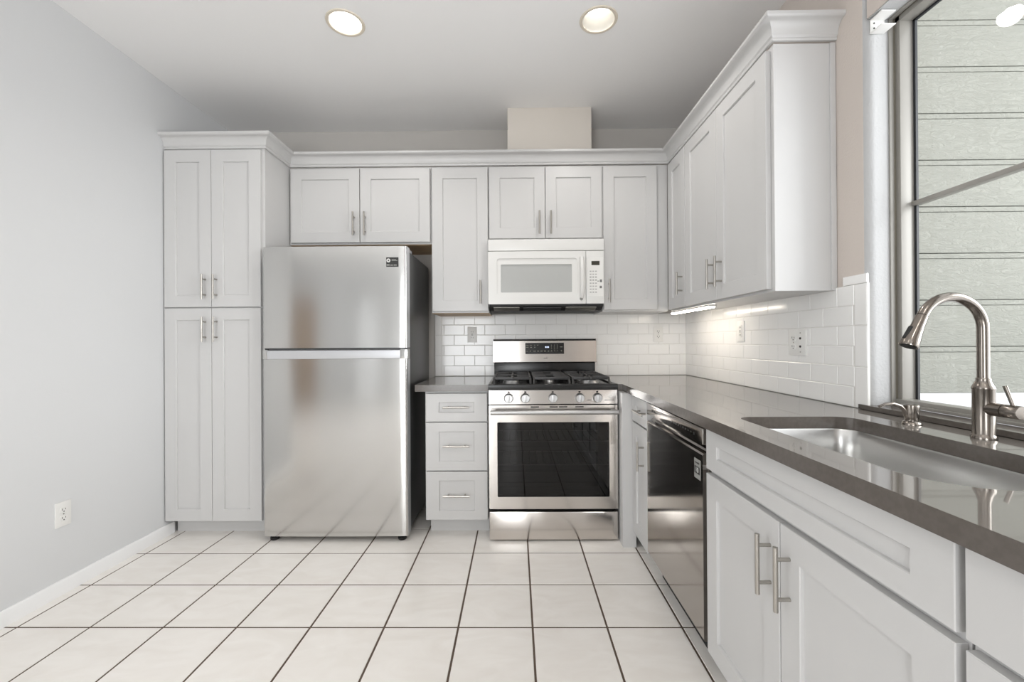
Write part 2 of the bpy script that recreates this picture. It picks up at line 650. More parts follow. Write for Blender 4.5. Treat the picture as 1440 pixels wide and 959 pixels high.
vs = [t.verts.new(p) for p in ((GX - 1.17, WY1 - WY0, ZS - WZ0 + 0.01), (GX - 1.17, 0, ZS - WZ0 + 0.01), (GX - 1.17, 0, WZ1 - WZ0), (GX - 1.17, WY1 - WY0, WZ1 - WZ0))]
t.faces.new(vs)
gb._merge(t, 0)
o = gb.build('pane', M['glass'], win, smooth=0)
o['kind'] = 'structure'

# stone sill
struct(MB().box(1.046, 1.135, WY1, -1.598, 0.9135, ZS, 0.0015).build('trim_2', M['quartz']), 'dark grey stone sill strip under the kitchen window')

# outside: siding of the neighbouring wing and a bright ledge below it
sb = MB()
PITCH_S = 0.2011
YS = -1.32
z = 0.935
while z < 3.6:
    sb.box(XO + 0.005, 4.6, YS - 0.010, YS + 0.02, z, z + 0.1745, 0.0015)
    sb.box(XO + 0.005, 4.6, YS - 0.002, YS + 0.02, z + 0.1745, z + 0.1772)
    sb.box(XO + 0.005, 4.6, YS - 0.010, YS + 0.02, z + 0.1772, z + 0.1972, 0.0015)
    sb.box(XO + 0.005, 4.6, YS + 0.004, YS + 0.02, z + 0.1972, z + 0.2011)
    z += PITCH_S
struct(sb.build('wall_exterior', M['siding']), 'pale painted wood siding seen outside the window')
struct(MB().box(XO + 0.005, 4.6, -4.2, YS + 0.02, 0.80, 0.893).box(XO + 0.005, 4.6, YS - 0.016, YS + 0.02, 0.893, 0.934, 0.003).build('trim_3', M['ledge']), 'bright white ledge outside at the foot of the siding')

# dining end: windows and a tan door, some seen as reflections; the wide glass door is added for light
for n, (a, b, z0, z1) in ((2, (WINX[0], WINX[1], 0.04, 2.05)), (3, (ADDED_DOORX[0], ADDED_DOORX[1], 0.04, 2.1)), (4, (SIDEX[0], SIDEX[1], 0.04, 2.1))):
    w = MB()
    for q in ((a, a + 0.05, z0, z1), (b - 0.05, b, z0, z1), (a, b, z0, z0 + 0.05), (a, b, z1 - 0.05, z1)):
        w.box(q[0], q[1], Y_END - 0.07, Y_END - 0.02, q[2], q[3], 0.003)
    struct(w.build('window_%d' % n, M['trim']), {2: 'tall white framed window at the dining end', 3: 'added white framed glass door, unseen, lets fill light in at the dining end', 4: 'narrow white framed sidelight at the dining end'}[n])
struct(MB().box(-4.62, -4.12, Y_END, Y_END + 0.04, 0, 2.05, 0.004).build('door_1', M['door_tan']), 'tan wooden door at the dining end')


# sheer curtain over the dining glass door (the refrigerator mirrors it)
cm_ = bpy.data.materials.new('sheer_curtain')
cm_.use_nodes = True
nt_ = cm_.node_tree
nt_.nodes.clear()
o_ = nt_.nodes.new('ShaderNodeOutputMaterial')
d_ = nt_.nodes.new('ShaderNodeBsdfDiffuse')
d_.inputs['Color'].default_value = (0.8, 0.8, 0.8, 1)
t_ = nt_.nodes.new('ShaderNodeBsdfTranslucent')
t_.inputs['Color'].default_value = (0.8, 0.8, 0.8, 1)
m_ = nt_.nodes.new('ShaderNodeMixShader')
m_.inputs[0].default_value = 0.4
nt_.links.new(d_.outputs[0], m_.inputs[1])
nt_.links.new(t_.outputs[0], m_.inputs[2])
nt_.links.new(m_.outputs[0], o_.inputs['Surface'])
loops_ = []
for zz in (0.03, 2.16):
    loops_.append([(-3.28 + 0.74 * k / 96, Y_END + 0.055 + 0.018 * math.sin(k * 0.85) + 0.006 * math.sin(k * 0.31), zz) for k in range(97)])
cu_ = MB().loft(loops_, closed=False).build('curtain', cm_, smooth=80)
tag(cu_, 'white sheer curtain mirrored in the refrigerator doors', 'curtain')
MB().tube([(-3.32, Y_END + 0.055, 2.165), (-2.50, Y_END + 0.055, 2.165)], 0.010, 12).box(-3.305, -3.285, Y_END + 0.0, Y_END + 0.05, 2.157, 2.173).box(-2.535, -2.515, Y_END + 0.0, Y_END + 0.05, 2.157, 2.173).build('curtain_rod', M['nickel'], cu_)


# backsplash: individual glazed tiles on a grout bed
def backsplash(name, label, u0, u1, place, holes_fn, edge_cols, cap_u=None, phase=0.0):
    """u runs along the wall; place(u, d, z) gives the point d in front of the wall"""
    tw, th, zb, g = 0.1525, 0.0763, 0.914, 0.0011
    mb = MB()

    def tile(a, b, z0, z1):
        a, b, z0, z1 = a + g, b - g, z0 + g, z1 - g
        if b - a < 0.006:
            return
        t = bmesh.new()
        c = 0.0022
        v0 = [t.verts.new(place(*p)) for p in ((a, 0.002, z0), (b, 0.002, z0), (b, 0.002, z1), (a, 0.002, z1))]
        v1 = [t.verts.new(place(*p)) for p in ((a, 0.0081, z0), (b, 0.0081, z0), (b, 0.0081, z1), (a, 0.0081, z1))]
        v2 = [t.verts.new(place(*p)) for p in ((a + c, 0.0095, z0 + c), (b - c, 0.0095, z0 + c), (b - c, 0.0095, z1 - c), (a + c, 0.0095, z1 - c))]
        for P, Q in ((v0, v1), (v1, v2)):
            for k in range(4):
                t.faces.new((P[k], P[(k + 1) % 4], Q[(k + 1) % 4], Q[k]))
        t.faces.new(v2)
        bmesh.ops.recalc_face_normals(t, faces=list(t.faces))
        ctr = place((a + b) / 2, 0, (z0 + z1) / 2)
        f = max(t.faces, key=lambda q: q.calc_area())
        out = place((a + b) / 2, 1, (z0 + z1) / 2) - ctr
        if f.normal.dot(out) < 0:
            for q in t.faces:
                q.normal_flip()
        mb._merge(t, 0)
    e0, e1 = edge_cols
    ua, ub = u0 + e0, u1 - e1
    for row in range(6):
        z0 = zb + row * th
        off = phase + (tw / 2 if row % 2 else 0)
        k = math.floor((ua - off) / tw)
        while off + k * tw < ub:
            a, b = max(off + k * tw, ua), min(off + (k + 1) * tw, ub)
            tile(a, b, z0, z0 + th)
            k += 1
    if e0:
        for q in range(3):
            tile(u0, ua, zb + q * 2 * th, zb + (q + 1) * 2 * th)
    if e1:
        for q in range(3):
            tile(ub, u1, zb + q * 2 * th, zb + (q + 1) * 2 * th)
    if cap_u:
        tile(cap_u, u1, zb + 6 * th, zb + 6 * th + 0.036)
    # grout bed
    t = bmesh.new()
    corners = [(u0, zb), (u1, zb), (u1, zb + 6 * th), (u0, zb + 6 * th)]
    a = [t.verts.new(place(u, 0.0, z)) for u, z in corners]
    b = [t.verts.new(place(u, 0.0080, z)) for u, z in corners]
    for k in range(4):
        t.faces.new((a[k], a[(k + 1) % 4], b[(k + 1) % 4], b[k]))
    t.faces.new(b)
    t.faces.new(list(reversed(a)))
    bmesh.ops.recalc_face_normals(t, faces=list(t.faces))
    mb._merge(t, 1)
    return struct(mb.build(name, [M['tile_wall'], M['grout_wall']], smooth=0), label)


backsplash('trim_4', 'white subway tile backsplash behind the range', -0.818, X_RIGHT - 0.0095, lambda u, d, z: Vector((u, -d, z)), None, (0.05, 0), phase=0.622)
backsplash('trim_5', 'white subway tile backsplash between the corner and the window', 0.0, 1.634, lambda u, d, z: Vector((X_RIGHT - d, -u, z)), None, (0, 0.058), cap_u=1.52, phase=1.112)


# ------------------------------------------------------------------ cabinetry
def shaker(w, h, stile, rail, t=0.020, rec=0.009, bev=0.003):
    """a framed door leaf in the XZ plane, centred; its face at y = -t"""
    mb = MB()
    bm = bmesh.new()
    c = 0.0015

    def loop(ix, iz, y):
        return [bm.verts.new((sx * (w / 2 - ix), y, sz * (h / 2 - iz))) for sx, sz in ((-1, -1), (1, -1), (1, 1), (-1, 1))]
    L = [loop(0, 0, 0), loop(0, 0, -t + c), loop(c, c, -t), loop(stile, rail, -t), loop(stile + 0.002, rail + 0.002, -t + 0.0025), loop(stile + bev, rail + bev, -t + rec)]
    for a, b in zip(L, L[1:]):
        for k in range(4):
            bm.faces.new((a[k], a[(k + 1) % 4], b[(k + 1) % 4], b[k]))
    bm.faces.new(L[-1])
    bm.faces.new(list(reversed(L[0])))
    bmesh.ops.recalc_face_normals(bm, faces=list(bm.faces))
    mb._merge(bm, 0)
    return mb


def pull(parent, x, z, length, vertical, y=-0.020):
    """bar pull with two posts"""
    mb = MB()
    r, so = 0.0058, 0.034
    h = length / 2
    e = length * 0.31
    if vertical:
        mb.tube([(x, y - so, z - h), (x, y - so, z + h)], r, 14)
        for s in (-e, e):
            mb.tube([(x, y, z + s), (x, y - so, z + s)], 0.0046, 10)
    else:
        mb.tube([(x - h, y - so, z), (x + h, y - so, z)], r, 14)
        for s in (-e, e):
            mb.tube([(x + s, y, z), (x + s, y - so, z)], 0.0046, 10)
    return mb.build('handle', M['nickel'], parent)


def leaf(root, name, x0, x1, z0, z1, handle=None, stile=0.070, rail=0.070):
    """door or drawer front, in the cabinet's own coordinates"""
    d = shaker(x1 - x0, z1 - z0, stile, rail).build(name, M['cab'], root, ((x0 + x1) / 2, -0.001, (z0 + z1) / 2), smooth=0)
    if handle:
        kind, hx, hz, L = handle
        pull(d, hx - (x0 + x1) / 2, hz - (z0 + z1) / 2, L, kind == 'v')
    return d


WALL_G = 'white shaker wall cabinets under the crown moulding'
BASE_G = 'white shaker base cabinets'

# tall pantry
YP = -0.630
pz = thing('pantry_cabinet', 'tall white shaker pantry cabinet with four doors standing beside the refrigerator', 'cabinet', (-2.340, YP + 0.0205, 0))
PW = 0.606
b = MB()
b.box(0, PW, 0, 0.60, 0.092, 2.352, 0.001)
b.build('body', M['cab'], pz, smooth=0)
MB().box(0.012, PW - 0.004, 0.062, 0.60, 0, 0.092).build('toe_kick', M['cab'], pz)
xs = (0.002, 0.288, 0.2905, PW - 0.017)
leaf(pz, 'door', xs[0], xs[1], 1.388, 2.338, ('v', xs[1] - 0.034, 1.507, 0.15))
leaf(pz, 'door', xs[2], xs[3], 1.388, 2.338, ('v', xs[2] + 0.032, 1.507, 0.15))
leaf(pz, 'door', xs[0], xs[1], 0.096, 1.381, ('v', xs[1] - 0.034, 1.252, 0.15))
leaf(pz, 'door', xs[2], xs[3], 0.096, 1.381, ('v', xs[2] + 0.032, 1.252, 0.15))

# wall cabinets on the back wall
YU = -0.350                                # door faces


def wall_cab(label, x0, x1, zb, doors, under='wood', ztop=2.345, rot=0, loc=None, depth=0.328, face=None):
    r = thing('wall_cabinet', label, 'cabinet', loc or (x0, YU + 0.021, zb), rot, WALL_G)
    w = x1 - x0
    MB().box(0, w, 0, depth, 0.003, ztop - zb, 0.001).build('body', M['cab'], r, smooth=0)
    MB().box(0.001, w - 0.001, 0.012, depth, 0, 0.003).build('bottom_panel', M[under], r, smooth=0)
    for (a, b_, z0, z1, hd) in doors:
        leaf(r, 'door', a - x0, b_ - x0, z0 - zb, z1 - zb, (hd[0], hd[1] - x0, hd[2] - zb, hd[3]) if hd else None)
    return r


DT = 2.332
wall_cab('wide low white wall cabinet with two doors above the refrigerator', -1.732, -0.776, 1.824,
         [(-1.716, -1.255, 1.838, DT, ('v', -1.288, 1.957, 0.155)), (-1.250, -0.783, 1.838, DT, ('v', -1.214, 1.957, 0.155))])
wall_cab('narrow white wall cabinet with one door between the refrigerator and the microwave', -0.775, -0.392, 1.360,
         [(-0.768, -0.396, 1.374, DT, ('v', -0.446, 1.497, 0.155))])
wall_cab('short white wall cabinet with two doors directly above the microwave', -0.391, 0.368, 1.842,
         [(-0.386, -0.014, 1.856, DT, ('v', -0.053, 1.955, 0.152)), (-0.010, 0.364, 1.856, DT, ('v', 0.023, 1.955, 0.152))])
wall_cab('narrow white wall cabinet with one door between the microwave and the corner', 0.369, 0.806, 1.364,
         [(0.374, 0.730, 1.376, DT, ('v', 0.406, 1.500, 0.155))], under='cab')

# wall cabinets on the window wall (their own x runs towards the camera)
XU = 0.797
r = thing('wall_cabinet', 'narrow white wall cabinet with one door on the window wall, in the corner', 'cabinet', (XU + 0.021, -0.352, 1.362), -R90, WALL_G)
D2 = X_RIGHT - XU - 0.023
MB().box(0, 0.286, 0, D2, 0.016, 0.982, 0.001).build('body', M['cab'], r, smooth=0)
MB().box(0.001, 0.285, 0.001, D2, 0, 0.016).build('bottom_panel', M['cab'], r, smooth=0)
leaf(r, 'door', 0.010, 0.282, 0.010, 0.968, ('v', 0.244, 0.152, 0.135))
r = thing('wall_cabinet', 'white wall cabinet with two doors and an exposed end panel beside the window', 'cabinet', (XU + 0.021, -0.639, 1.362), -R90, WALL_G)
WR = 1.480 - 0.639
MB().box(0, WR - 0.008, 0, D2, 0.016, 0.982, 0.001).build('body', M['cab'], r, smooth=0)
MB().box(0.001, WR - 0.009, 0.001, D2, 0, 0.016).build('bottom_panel', M['cab'], r, smooth=0)
MB().box(WR - 0.008, WR, 0.0, D2, 0, 0.982, 0.0008).build('end_panel', M['cab'], r, smooth=0)
MB().box(WR, WR + 0.006, D2 - 0.022, D2, 0, 0.982, 0.002).build('scribe_molding', M['cab'], r)
leaf(r, 'door', 0.004, 0.394, 0.010, 0.968, ('v', 0.362, 0.144, 0.152))
leaf(r, 'door', 0.397, WR - 0.022, 0.010, 0.968, ('v', 0.447, 0.144, 0.152))


# crown moulding swept along the cabinet tops
def crown():
    prof = [(0.0, 0.0), (0.010, 0.0), (0.012, 0.006), (0.010, 0.012), (0.014, 0.016)]
    for k in range(9):
        a = math.radians(90 * k / 8)
        prof.append((0.016 + 0.034 * (1 - math.cos(a)), 0.018 + 0.046 * math.sin(a)))
    prof += [(0.054, 0.066), (0.058, 0.070), (0.058, 0.082), (0.0, 0.082)]
    zb = 2.350
    yp, yu, xu = YP + 0.0195, YU + 0.0200, XU + 0.020
    px = -2.340 + PW + 0.001
    path = [(X_LEFT + 0.001, yp), (px, yp), (px, yu), (xu, yu), (xu, -1.481), (X_RIGHT - 0.001, -1.481)]
    # outward side: to the right-hand side of the walking direction
    offs = []
    n = len(path)
    for i in range(n):
        d0 = Vector(path[i]) - Vector(path[i - 1]) if i > 0 else None
        d1 = Vector(path[i + 1]) - Vector(path[i]) if i < n - 1 else None
        n0 = Vector((d0.y, -d0.x)).normalized() if d0 else None
        n1 = Vector((d1.y, -d1.x)).normalized() if d1 else None
        if n0 is None:
            o = n1
        elif n1 is None:
            o = n0
        else:
            o = (n0 + n1) / (1 + n0.dot(n1))
        offs.append(o)
    loops = []
    for p, o in zip(path, offs):
        loops.append([(p[0] + o.x * a, p[1] + o.y * a, zb + h) for a, h in prof])
    mb = MB()
    mb.loft(loops, cap0=True, cap1=True)
    return mb


o = crown().build('crown_molding', M['cab'], smooth=35)
tag(o, 'continuous white crown moulding along the tops of the pantry and wall cabinets', 'moulding')

# vent duct box above the microwave cabinet
o = MB().box(-0.262, 0.308, -0.300, -0.002, 2.347, Z_CEIL, 0.004).build('duct_enclosure', M['paint_duct'])
tag(o, 'boxed beige duct enclosure, lightened as if lit, rising from the crown moulding to the ceiling', 'duct box')

# base drawer unit beside the range
YB = -0.630
r = thing('base_cabinet', 'white base cabinet with three drawers between the refrigerator and the range', 'cabinet', (-0.764, YB + 0.021, 0), 0, BASE_G)
BW = 0.380
MB().box(0, BW, 0, 0.60, 0.092, 0.872, 0.001).build('body', M['cab'], r, smooth=0)
MB().box(0.018, BW, 0.062, 0.60, 0, 0.092).build('toe_kick', M['cab'], r, smooth=0)
for (z0, z1, hz) in ((0.690, 0.858, 0.778), (0.396, 0.682, 0.547), (0.100, 0.388, 0.252)):
    leaf(r, 'drawer', 0.006, BW - 0.004, z0, z1, ('h', 0.192, hz, 0.158), 0.078, 0.052)

# window-wall base run
XB = 0.440
r = thing('base_cabinet', 'narrow white base cabinet with a drawer and door in the corner beside the dishwasher', 'cabinet', (XB + 0.021, -0.770, 0), -R90, BASE_G)
DB = X_RIGHT - XB - 0.024
MB().box(0, 0.278, 0, DB, 0.092, 0.872, 0.001).build('body', M['cab'], r, smooth=0)
MB().box(0, 0.278, 0.048, DB, 0, 0.092).build('toe_kick', M['cab'], r, smooth=0)
leaf(r, 'drawer', 0.006, 0.272, 0.724, 0.860, ('h', 0.205, 0.797, 0.15), 0.07, 0.045)
leaf(r, 'door', 0.006, 0.272, 0.100, 0.715, ('v', 0.218, 0.572, 0.150))
# corner filler between the range and that cabinet
MB().box(-0.170, -0.0005, -0.075, 0.0, 0.0, 0.872, 0.001).build('filler_panel', M['cab'], r, smooth=0)

r = thing('base_cabinet', 'wide white sink base cabinet with a false drawer front over two doors', 'cabinet', (XB + 0.021, -1.698, 0), -R90, BASE_G)
SW = 0.836
b = MB()
b.box(0, 0.018, 0, DB, 0.092, 0.872)
b.box(SW - 0.018, SW, 0, DB, 0.092, 0.872)
b.box(0.018, SW - 0.018, 0, DB, 0.092, 0.110)
b.box(0.018, SW - 0.018, DB - 0.012, DB, 0.110, 0.872)
b.box(0.018, SW - 0.018, 0, 0.018, 0.700, 0.872)
b.box(SW / 2 - 0.03, SW / 2 + 0.03, 0, 0.018, 0.110, 0.700)
b.build('body', M['cab'], r, smooth=0)
MB().box(0, SW, 0.048, 0.068, 0, 0.092).build('toe_kick', M['cab'], r, smooth=0)
leaf(r, 'false_drawer', 0.006, SW - 0.004, 0.728, 0.866, None, 0.072, 0.047)
leaf(r, 'door', 0.006, 0.4085, 0.100, 0.712, ('v', 0.372, 0.590, 0.155))
leaf(r, 'door', 0.4125, SW - 0.004, 0.100, 0.712, ('v', 0.449, 0.592, 0.155))

r = thing('base_cabinet', 'white drawer base cabinet nearest the camera beside the sink cabinet', 'cabinet', (XB + 0.021, -2.538, 0), -R90, BASE_G)
NW = 0.60
MB().box(0, NW, 0, DB, 0.092, 0.872, 0.001).build('body', M['cab'], r, smooth=0)
MB().box(0, NW, 0.048, 0.068, 0, 0.092).build('toe_kick', M['cab'], r, smooth=0)
leaf(r, 'drawer', 0.006, NW - 0.004, 0.728, 0.866, ('h', NW / 2, 0.797, 0.158), 0.072, 0.047)
leaf(r, 'drawer', 0.006, NW - 0.004, 0.414, 0.712, ('h', NW / 2, 0.563, 0.158), 0.072, 0.052)
leaf(r, 'drawer', 0.006, NW - 0.004, 0.100, 0.398, ('h', NW / 2, 0.250, 0.158), 0.072, 0.052)

# ------------------------------------------------------------------ worktops, sink, tap
CT0, CT1 = 0.8735, 0.9125
XC = 0.415


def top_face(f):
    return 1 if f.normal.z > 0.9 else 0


o = MB().prism([(-0.816, -0.657), (-0.3795, -0.657), (-0.3795, -0.0005), (-0.816, -0.0005)], CT0, CT1, 'Z', mfun=top_face).build('countertop', [M['quartz'], M['quartz_top']])
tag(o, 'short dark grey quartz worktop between the refrigerator and the range', 'countertop')
SX0, SX1, SY0, SY1 = 0.512, 0.882, -2.455, -1.758
hole = rounded_rect(SX0, SX1, SY0, SY1, (0.055, 0.05, 0.12, 0.10), 10)
outer = [(0.3795, -0.0005), (0.3795, -0.657), (XC, -0.657), (XC, -3.12), (X_RIGHT - 0.0005, -3.12), (X_RIGHT - 0.0005, -0.0005)]
o = MB().slab_with_hole(outer, hole, CT0, CT1, top_face).build('countertop', [M['quartz'], M['quartz_top']], smooth=30)
tag(o, 'long dark grey quartz worktop with the sink cut-out running under the window', 'countertop')

sk = thing('kitchen_sink', 'undermount stainless steel sink bowl set into the worktop under the window', 'sink', ((SX0 + SX1) / 2, (SY0 + SY1) / 2, 0.68))


def sink_loop(inset, z, k=1.0):
    L = rounded_rect(SX0 + inset, SX1 - inset, SY0 + inset, SY1 - inset, tuple(max(0.03, q - inset * 0.3) for q in (0.055, 0.05, 0.12, 0.10)), 10)
    cx, cy = (SX0 + SX1) / 2, (SY0 + SY1) / 2
    return [(p[0] - cx, p[1] - cy, z - 0.68) for p in L]


sm = MB()
sm.loft([sink_loop(-0.012, 0.8725), sink_loop(-0.001, 0.8725), sink_loop(0.001, 0.868), sink_loop(0.006, 0.80), sink_loop(0.010, 0.735), sink_loop(0.017, 0.712), sink_loop(0.033, 0.700), sink_loop(0.06, 0.697), sink_loop(0.13, 0.694)], cap1=True)
bowl = sm.build('bowl', M['steel_sink'], sk, smooth=60)
MB().lathe([(0, 0.0), (0.030, 0.0), (0.034, 0.004), (0.044, 0.0065), (0.048, 0.004), (0.048, 0.0)], (0.02, 0.0, 0.0145), seg=32).build('drain', M['alu'], sk)

fx, fy = 0.976, -2.081
fc = thing('kitchen_faucet', 'tall brushed nickel gooseneck pull-down tap rising behind the sink', 'tap', (fx, fy, CT1))
MB().lathe([(0, 0), (0.0245, 0), (0.0245, 0.006), (0.0225, 0.010), (0.0212, 0.013), (0.0212, 0.124), (0.0222, 0.127), (0.0222, 0.131), (0.0195, 0.137), (0.0140, 0.149), (0.0148, 0.152), (0.0135, 0.155), (0, 0.155)], seg=40).build('body', M['tap_metal'], fc)
pts = [(0, 0, 0.15), (0, 0, 0.22)]
cxa, cza, ra = -0.080, 0.281, 0.080
pts += [(0, 0, 0.25)]
for k in range(0, 19):
    a = math.radians(155 * k / 18)
    pts.append((cxa + ra * math.cos(a), 0, cza + ra * math.sin(a)))
MB().tube(pts, 0.0122, 24).build('gooseneck', M['tap_metal'], fc)
a = math.radians(155)
p0 = Vector((cxa + ra * math.cos(a), 0, cza + ra * math.sin(a)))
dv = Vector((-math.sin(a), 0, math.cos(a))).normalized()
hp = [p0, p0 + dv * 0.002, p0 + dv * 0.003, p0 + dv * 0.030, p0 + dv * 0.066, p0 + dv * 0.084, p0 + dv * 0.087]
hd = MB().tube(hp, [0.0112, 0.0112, 0.0128, 0.0140, 0.0185, 0.0208, 0.0198], 24).build('spray_head', M['tap_metal'], fc)
MB().tube([p0 + dv * 0.0871, p0 + dv * 0.0885], [0.0165, 0.0155], 24).build('nozzle', M['black_matte'], hd)
up = Vector((dv.z, 0, -dv.x))
if up.x > 0:
    up = -up
q = p0 + dv * 0.038 + up * 0.0135
MB().tube([q, q + dv * 0.012, q + dv * 0.034 + up * 0.006], [0.0055, 0.0065, 0.0035], 12).build('spray_button', M['black_matte'], hd)
vb = MB().tube([(0, -0.012, 0.078), (0, -0.046, 0.078), (0, -0.0465, 0.078), (0, -0.048, 0.078), (0, -0.0485, 0.078), (0, -0.0790, 0.078), (0, -0.082, 0.078)],
               [0.0165, 0.0165, 0.0150, 0.0150, 0.0165, 0.0165, 0.0150], 28).build('valve', M['tap_metal'], fc)
MB().tube([(0, -0.064, 0.092), (-0.010, -0.056, 0.140)], [0.0042, 0.0046], 14).build('lever', M['tap_metal'], vb)

sp = thing('soap_dispenser', 'small brushed nickel soap dispenser pump set in the worktop beside the tap', 'soap dispenser', (0.967, -1.894, CT1))
MB().lathe([(0, 0), (0.0235, 0), (0.0235, 0.004), (0.020, 0.009), (0.0165, 0.011), (0.0165, 0.014), (0, 0.014)], seg=32).build('base', M['tap_metal'], sp)
MB().lathe([(0, 0.0142), (0.0155, 0.0142), (0.0175, 0.024), (0.019, 0.054), (0.0185, 0.058), (0.014, 0.060), (0, 0.060)], seg=32).build('pump_head', M['tap_metal'], sp)
pts = [(-0.010, 0, 0.018), (-0.0165, 0, 0.028), (-0.022, 0, 0.044), (-0.034, 0, 0.055), (-0.055, 0, 0.0615), (-0.078, 0, 0.060), (-0.096, 0, 0.053)]
MB().tube(pts, [0.0055, 0.0062, 0.0062, 0.006, 0.0056, 0.005, 0.0042], 14).build('spout', M['tap_metal'], sp)

# ------------------------------------------------------------------ refrigerator
FX0, FX1 = -1.702, -0.850
FC = (FX0 + FX1) / 2
FYF = -0.700
fr = thing('refrigerator', 'stainless steel top-freezer refrigerator standing between the pantry and the drawer cabinet', 'refrigerator', (FC, -0.05, 0))
FW = (FX1 - FX0) / 2


def fy_(y):
    return y + 0.05


MB().box(-FW + 0.006, FW - 0.006, fy_(-0.625), fy_(-0.05), 0.045, 1.715, 0.004).build('body', M['side_dark'], fr)


def fridge_door(z0, z1):
    """gently bowed front with rounded vertical edges"""
    pts = []
    yb, yf, bow, r = fy_(-0.630), fy_(FYF), 0.004, 0.014
    n = 24
    pts.append((-FW, yb))
    for k in range(5):
        a = math.radians(180 + 90 * k / 4)
        pts.append((-FW + r + r * math.cos(a), yf + r + bow + r * math.sin(a)))
    for k in range(1, n):
        u = -1 + 2 * k / n
        pts.append((u * (FW - r), yf + bow * u * u))
    for k in range(5):
        a = math.radians(270 + 90 * k / 4)
        pts.append((FW - r + r * math.cos(a), yf + r + bow + r * math.sin(a)))
    pts.append((FW, yb))
    return MB().prism(pts, z0, z1, 'Z', mfun=lambda f: 1 if (abs(f.normal.x) > 0.93) else 0)


fdz = fridge_door(1.137, 1.732).build('freezer_door', [M['steel'], M['strip']], fr, smooth=50)
fdl = fridge_door(0.034, 1.072).build('fresh_food_door', [M['steel'], M['strip']], fr, smooth=50)
# recessed grip ledge along the top of the lower door
MB().box(-FW + 0.002, FW - 0.002, fy_(-0.675), fy_(-0.632), 1.0725, 1.1365).build('grip_recess', M['side_dark'], fdl)
MB().prism([(fy_(-0.674), 1.0728), (fy_(FYF) + 0.004, 1.0728), (fy_(FYF) + 0.002, 1.079), (fy_(FYF) + 0.006, 1.122), (fy_(-0.676), 1.129)], -FW + 0.028, FW - 0.042, 'X').build('grip', M['strip'], fdl)
for sx in (-1, 1):
    MB().box(sx * FW - (0.042 if sx > 0 else 0.001), sx * FW + (0.001 if sx > 0 else 0.028), fy_(FYF) + 0.007, fy_(-0.632), 1.073, 1.1275, 0.001).build('grip_end_cap', M['steel'], fdl)
MB().box(FW - 0.080, FW - 0.012, fy_(-0.66), fy_(-0.52), 1.7155, 1.737, 0.003).build('hinge_cover', M['strip'], fr)
MB().box(-FW + 0.012, -FW + 0.080, fy_(-0.66), fy_(-0.52), 1.7155, 1.737, 0.003).build('hinge_cover', M['strip'], fr)
for sx in (-1, 1):
    MB().lathe([(0, 0), (0.022, 0), (0.025, 0.004), (0.025, 0.016), (0.012, 0.022), (0.012, 0.046), (0, 0.046)], (sx * (FW - 0.045), fy_(-0.655), 0), seg=20).build('foot', M['rubber'], fr)
for sx in (-1, 1):
    MB().lathe([(0, -0.012), (0.02, -0.012), (0.022, -0.01), (0.022, 0.01), (0.02, 0.012), (0, 0.012)], (sx * (FW - 0.06), fy_(-0.12), 0.022), axis='X', seg=18).box(sx * (FW - 0.06) - 0.018, sx * (FW - 0.06) + 0.018, fy_(-0.135), fy_(-0.105), 0.03, 0.05).build('roller', M['rubber'], fr)
# the dark sticker near the corner of the freezer door
ly = fy_(FYF) + 0.0031
lx, lz = -0.934 - FC, 1.638
lab = MB().box(lx - 0.036, lx + 0.036, ly - 0.0012, ly + 0.004, lz - 0.028, lz + 0.028).build('sticker', M['label_black'], fdz, smooth=0)
lab['label'] = 'small black sticker with white print'
MB().lathe([(0.0045, -0.0003), (0.0045, -0.0015), (0.0115, -0.0015), (0.0115, -0.0003)], (lx - 0.0225, ly - 0.0010, lz + 0.0095), axis='Y', seg=24).build('emblem', M['label_white'], lab)
for (a, b_, c, dd) in ((0.0, 0.026, 0.013, 0.0165), (0.0, 0.034, 0.0075, 0.0105), (-0.030, -0.012, -0.021, -0.0125), (-0.008, 0.008, -0.021, -0.015), (0.012, 0.030, -0.021, -0.0145)):
    MB().box(lx + a - 0.004, lx + b_ - 0.004, ly - 0.0016, ly - 0.0011, lz + c, lz + dd).build('print_line', M['label_grey'], lab, smooth=0)

# ------------------------------------------------------------------ gas range
rg = thing('gas_range', 'stainless steel freestanding gas range with five knobs and a black oven window', 'range', (0.001, 0, 0))
RW = 0.3745
b = MB()
b.box(-RW + 0.004, RW - 0.004, -0.645, -0.03, 0.03, 0.185)
b.box(-RW + 0.004, RW - 0.004, -0.30, -0.03, 0.185, 0.80)
b.box(-RW + 0.004, -0.335, -0.645, -0.30, 0.185, 0.80)
b.box(0.335, RW - 0.004, -0.645, -0.30, 0.185, 0.80)
b.box(-RW + 0.004, RW - 0.004, -0.645, -0.03, 0.80, 0.900)
b.build('body', M['black_matte'], rg, smooth=0)
for sx in (-1, 1):
    for yy in (-0.60, -0.10):
        MB().lathe([(0, 0), (0.016, 0), (0.016, 0.006), (0.008, 0.01), (0.008, 0.03), (0, 0.03)], (sx * 0.32, yy, 0), seg=16).build('foot', M['black_matte'], rg)
MB().box(-RW, RW, -0.698, -0.646, 0.012, 0.174, 0.005).build('storage_drawer', M['steel_range'], rg)
# oven door: steel frame around smoked glass
d0, d1 = 0.192, 0.796
gx, gz0, gz1 = 0.326, 0.262, 0.697
od = MB()
outl = rounded_rect(-RW, RW, d0, d1, 0.004, 3)
t = bmesh.new()


